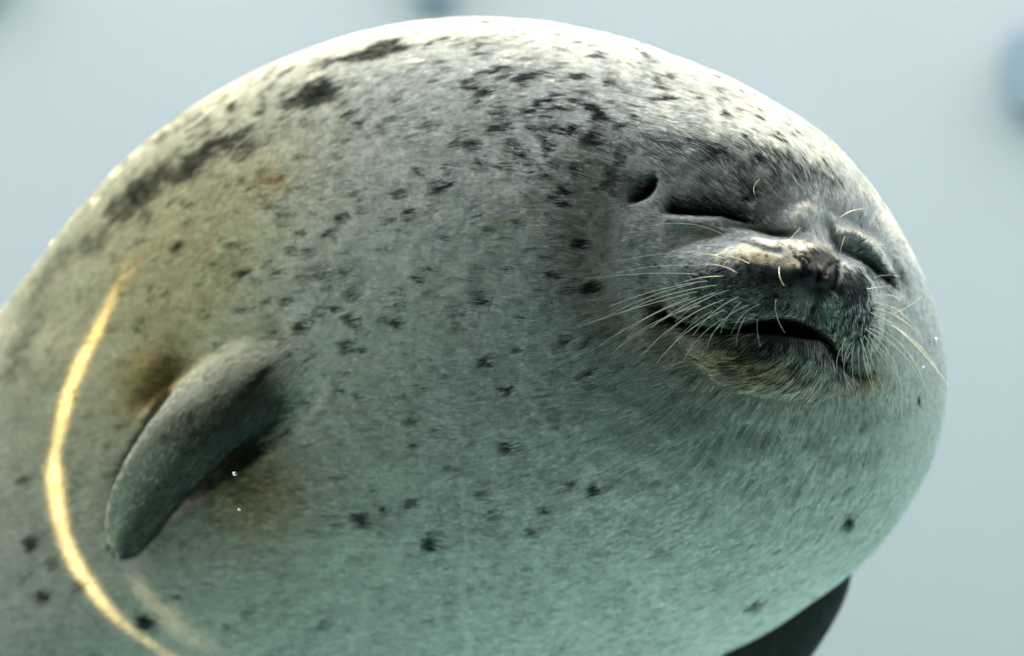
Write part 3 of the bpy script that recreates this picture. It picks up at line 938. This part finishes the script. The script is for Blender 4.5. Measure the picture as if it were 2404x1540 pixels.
# ------------------------------------------------------------------ sunlight focused by the ripples overhead: a caustic streak on the flank
def caustic(name, pts, half_w, energy, lamp_at, color, edge):
    T3 = np.array([ray_at(x, y, depth_at(x, y)) for (x, y) in catmull(pts, 3)])
    Lp = Vector(lamp_at)
    mid = Vector(T3.mean(0))
    quat = (Lp - mid).to_track_quat('Z', 'Y')
    # roll the lamp so that the streak runs along its Y axis
    loc = (T3 - np.array(Lp)) @ np.array(quat.to_matrix())
    ab = loc[:, :2] / loc[:, 2:]
    u_, s_, vt = np.linalg.svd(ab - ab.mean(0))
    roll = math.atan2(vt[0, 1], vt[0, 0]) - math.pi / 2
    quat = quat @ Matrix.Rotation(roll, 3, 'Z').to_quaternion()
    loc = (T3 - np.array(Lp)) @ np.array(quat.to_matrix())
    a, b = loc[:, 0] / loc[:, 2], loc[:, 1] / loc[:, 2]
    pc = np.polyfit(b, a, 4)
    print('caustic fit', name, np.abs(np.polyval(pc, b) - a).max() / (half_w * S / (Lp - mid).length))
    ld = bpy.data.lights.new(name, 'SPOT')
    ld.energy = energy
    ld.color = color
    ld.spot_size = math.radians(50)
    ld.spot_blend = 0.1
    ld.shadow_soft_size = 0.004
    ld.use_nodes = True
    t = ld.node_tree
    em = t.nodes['Emission']
    co = t.nodes.new('ShaderNodeTexCoord')
    sp = t.nodes.new('ShaderNodeSeparateXYZ')
    t.links.new(co.outputs['Normal'], sp.inputs[0])
    def M(op, x, y=None):
        n = t.nodes.new('ShaderNodeMath'); n.operation = op
        for k, v in enumerate((x, y)):
            if v is None: continue
            if isinstance(v, (int, float)): n.inputs[k].default_value = float(v)
            else: t.links.new(v, n.inputs[k])
        return n.outputs[0]
    A = M('DIVIDE', sp.outputs['X'], sp.outputs['Z'])
    Bn = M('DIVIDE', sp.outputs['Y'], sp.outputs['Z'])
    v = float(pc[0])
    for c in pc[1:]:
        v = M('ADD', M('MULTIPLY', v, Bn), float(c))
    wid = half_w * S / (Lp - mid).length
    nz = t.nodes.new('ShaderNodeTexNoise'); nz.noise_dimensions = '1D'
    nz.inputs['Scale'].default_value = 45.0; nz.inputs['Detail'].default_value = 3.0
    t.links.new(Bn, nz.inputs['W'])
    var = M('ADD', M('MULTIPLY', nz.outputs['Fac'], 1.3), 0.30)
    dd = M('DIVIDE', M('DIVIDE', M('SUBTRACT', A, v), wid), var)
    g = M('EXPONENT', M('MULTIPLY', M('POWER', M('ABSOLUTE', dd), 2.0), -1.0))
    # fade at both ends
    lo, hi = float(b.min()), float(b.max())
    mr = t.nodes.new('ShaderNodeMapRange'); mr.interpolation_type = 'SMOOTHSTEP'
    mr.inputs['From Min'].default_value = lo; mr.inputs['From Max'].default_value = lo + (hi - lo) * edge[0]
    t.links.new(Bn, mr.inputs['Value'])
    mr2 = t.nodes.new('ShaderNodeMapRange'); mr2.interpolation_type = 'SMOOTHSTEP'
    mr2.inputs['From Min'].default_value = hi; mr2.inputs['From Max'].default_value = hi - (hi - lo) * edge[1]
    t.links.new(Bn, mr2.inputs['Value'])
    g = M('MULTIPLY', M('MULTIPLY', M('MULTIPLY', g, var), mr.outputs['Result']), mr2.outputs['Result'])
    t.links.new(g, em.inputs['Strength'])
    o = bpy.data.objects.new(name, ld)
    COL.objects.link(o)
    o.location = Lp
    o.rotation_mode = 'QUATERNION'
    o.rotation_quaternion = quat
    return o
caustic('ripple_light', [(345, 560), (300, 640), (262, 695), (225, 765), (190, 840), (163, 925), (142, 1010), (128, 1090), (125, 1170), (145, 1255),
                         (182, 1335), (235, 1408), (300, 1470), (385, 1530), (480, 1585), (590, 1640)], 18, 200, (-1.9, -0.72, 0.45), (1.0, 0.78, 0.34), (0.40, 0.02))
caustic('ripple_light', [(285, 1300), (310, 1345), (345, 1400), (395, 1455), (460, 1510), (540, 1560)], 26, 50, (-1.9, -0.72, 0.45), (1.0, 0.86, 0.55), (0.3, 0.1))

# ------------------------------------------------------------------ small air bubbles drifting past the seal
mat_bub, _t, _b = new_mat('air_bubble_film')
_b.inputs['Base Color'].default_value = (0.9, 0.95, 0.95, 1)
_b.inputs['Roughness'].default_value = 0.05
_b.inputs['Transmission Weight'].default_value = 1.0
_b.inputs['IOR'].default_value = 0.78
_nz = _t.nodes.new('ShaderNodeTexNoise'); _nz.inputs['Scale'].default_value = 300
_bp = _t.nodes.new('ShaderNodeBump'); _bp.inputs['Strength'].default_value = 0.05
_t.links.new(_nz.outputs['Fac'], _bp.inputs['Height']); _t.links.new(_bp.outputs['Normal'], _b.inputs['Normal'])
def bubble(px, py, y, r, label):
    c = ray_at(px, py, y)
    vs, fs = [], []
    nu, nv = 14, 9
    for i in range(nv + 1):
        a = math.pi * i / nv
        for j in range(nu):
            t = 2 * math.pi * j / nu
            wob = 1 + 0.05 * math.sin(3 * t + py) * math.sin(a)
            vs.append(c + r * np.array([math.sin(a) * math.cos(t) * wob * 1.1, math.sin(a) * math.sin(t) * wob, math.cos(a) * 0.85]))
    for i in range(nv):
        for j in range(nu):
            fs.append((i * nu + j, (i + 1) * nu + j, (i + 1) * nu + (j + 1) % nu, i * nu + (j + 1) % nu))
    o = mesh_obj('air_bubble', vs, fs, mat_bub)
    tagset(o, label, 'bubble', 'air bubbles in the water')
bubble(2196, 796, -0.20, 0.0011, "tiny air bubble by the edge of the seal's far cheek, upper of two")
bubble(2166, 862, -0.22, 0.0009, "tiny air bubble by the edge of the seal's far cheek, lower of two")
bubble(551, 1112, -0.24, 0.0012, "tiny air bubble beside the near flipper, upper of two")
bubble(562, 1196, -0.24, 0.0009, "tiny air bubble beside the near flipper, lower of two")

# ------------------------------------------------------------------ claws at the tip of the near flipper
mat_claw = noise_mat('claw_horn', (0.03, 0.028, 0.026), (0.07, 0.06, 0.05), 220, 0.4)
_tip = P[np.argmax(U @ dir_of(545, 955))]
_tx, _ty = (float(q_) for q_ in to_px(_tip))
for (ox, oy, ex, ey) in ((-26, -30, -9, 22), (-13, -14, -5, 22), (2, -8, 0, 22), (16, -16, 6, 20)):
    a = ray_at(_tx + ox, _ty + oy, _tip[1]); b = ray_at(_tx + ox + ex, _ty + oy + ey, _tip[1] + 0.002)
    vs, fs = [], []
    ax_ = (b - a) / np.linalg.norm(b - a)
    u = np.cross(ax_, [0, 1, 0]); u /= np.linalg.norm(u); v = np.cross(ax_, u)
    for k in range(5):
        t = k / 4
        c = a * (1 - t) + b * t + np.array([0, 0.002 * t * t, 0])
        r = 0.0020 * (1 - t) ** 0.7 + 0.0001
        for j in range(6):
            vs.append(c + r * (math.cos(j * math.pi / 3) * u + math.sin(j * math.pi / 3) * v))
    for k in range(4):
        for j in range(6):
            fs.append((6 * k + j, 6 * k + (j + 1) % 6, 6 * k + 6 + (j + 1) % 6, 6 * k + 6 + j))
    fs.append(tuple(range(24, 30)))
    mesh_obj('claw', vs, fs, mat_claw, seal)
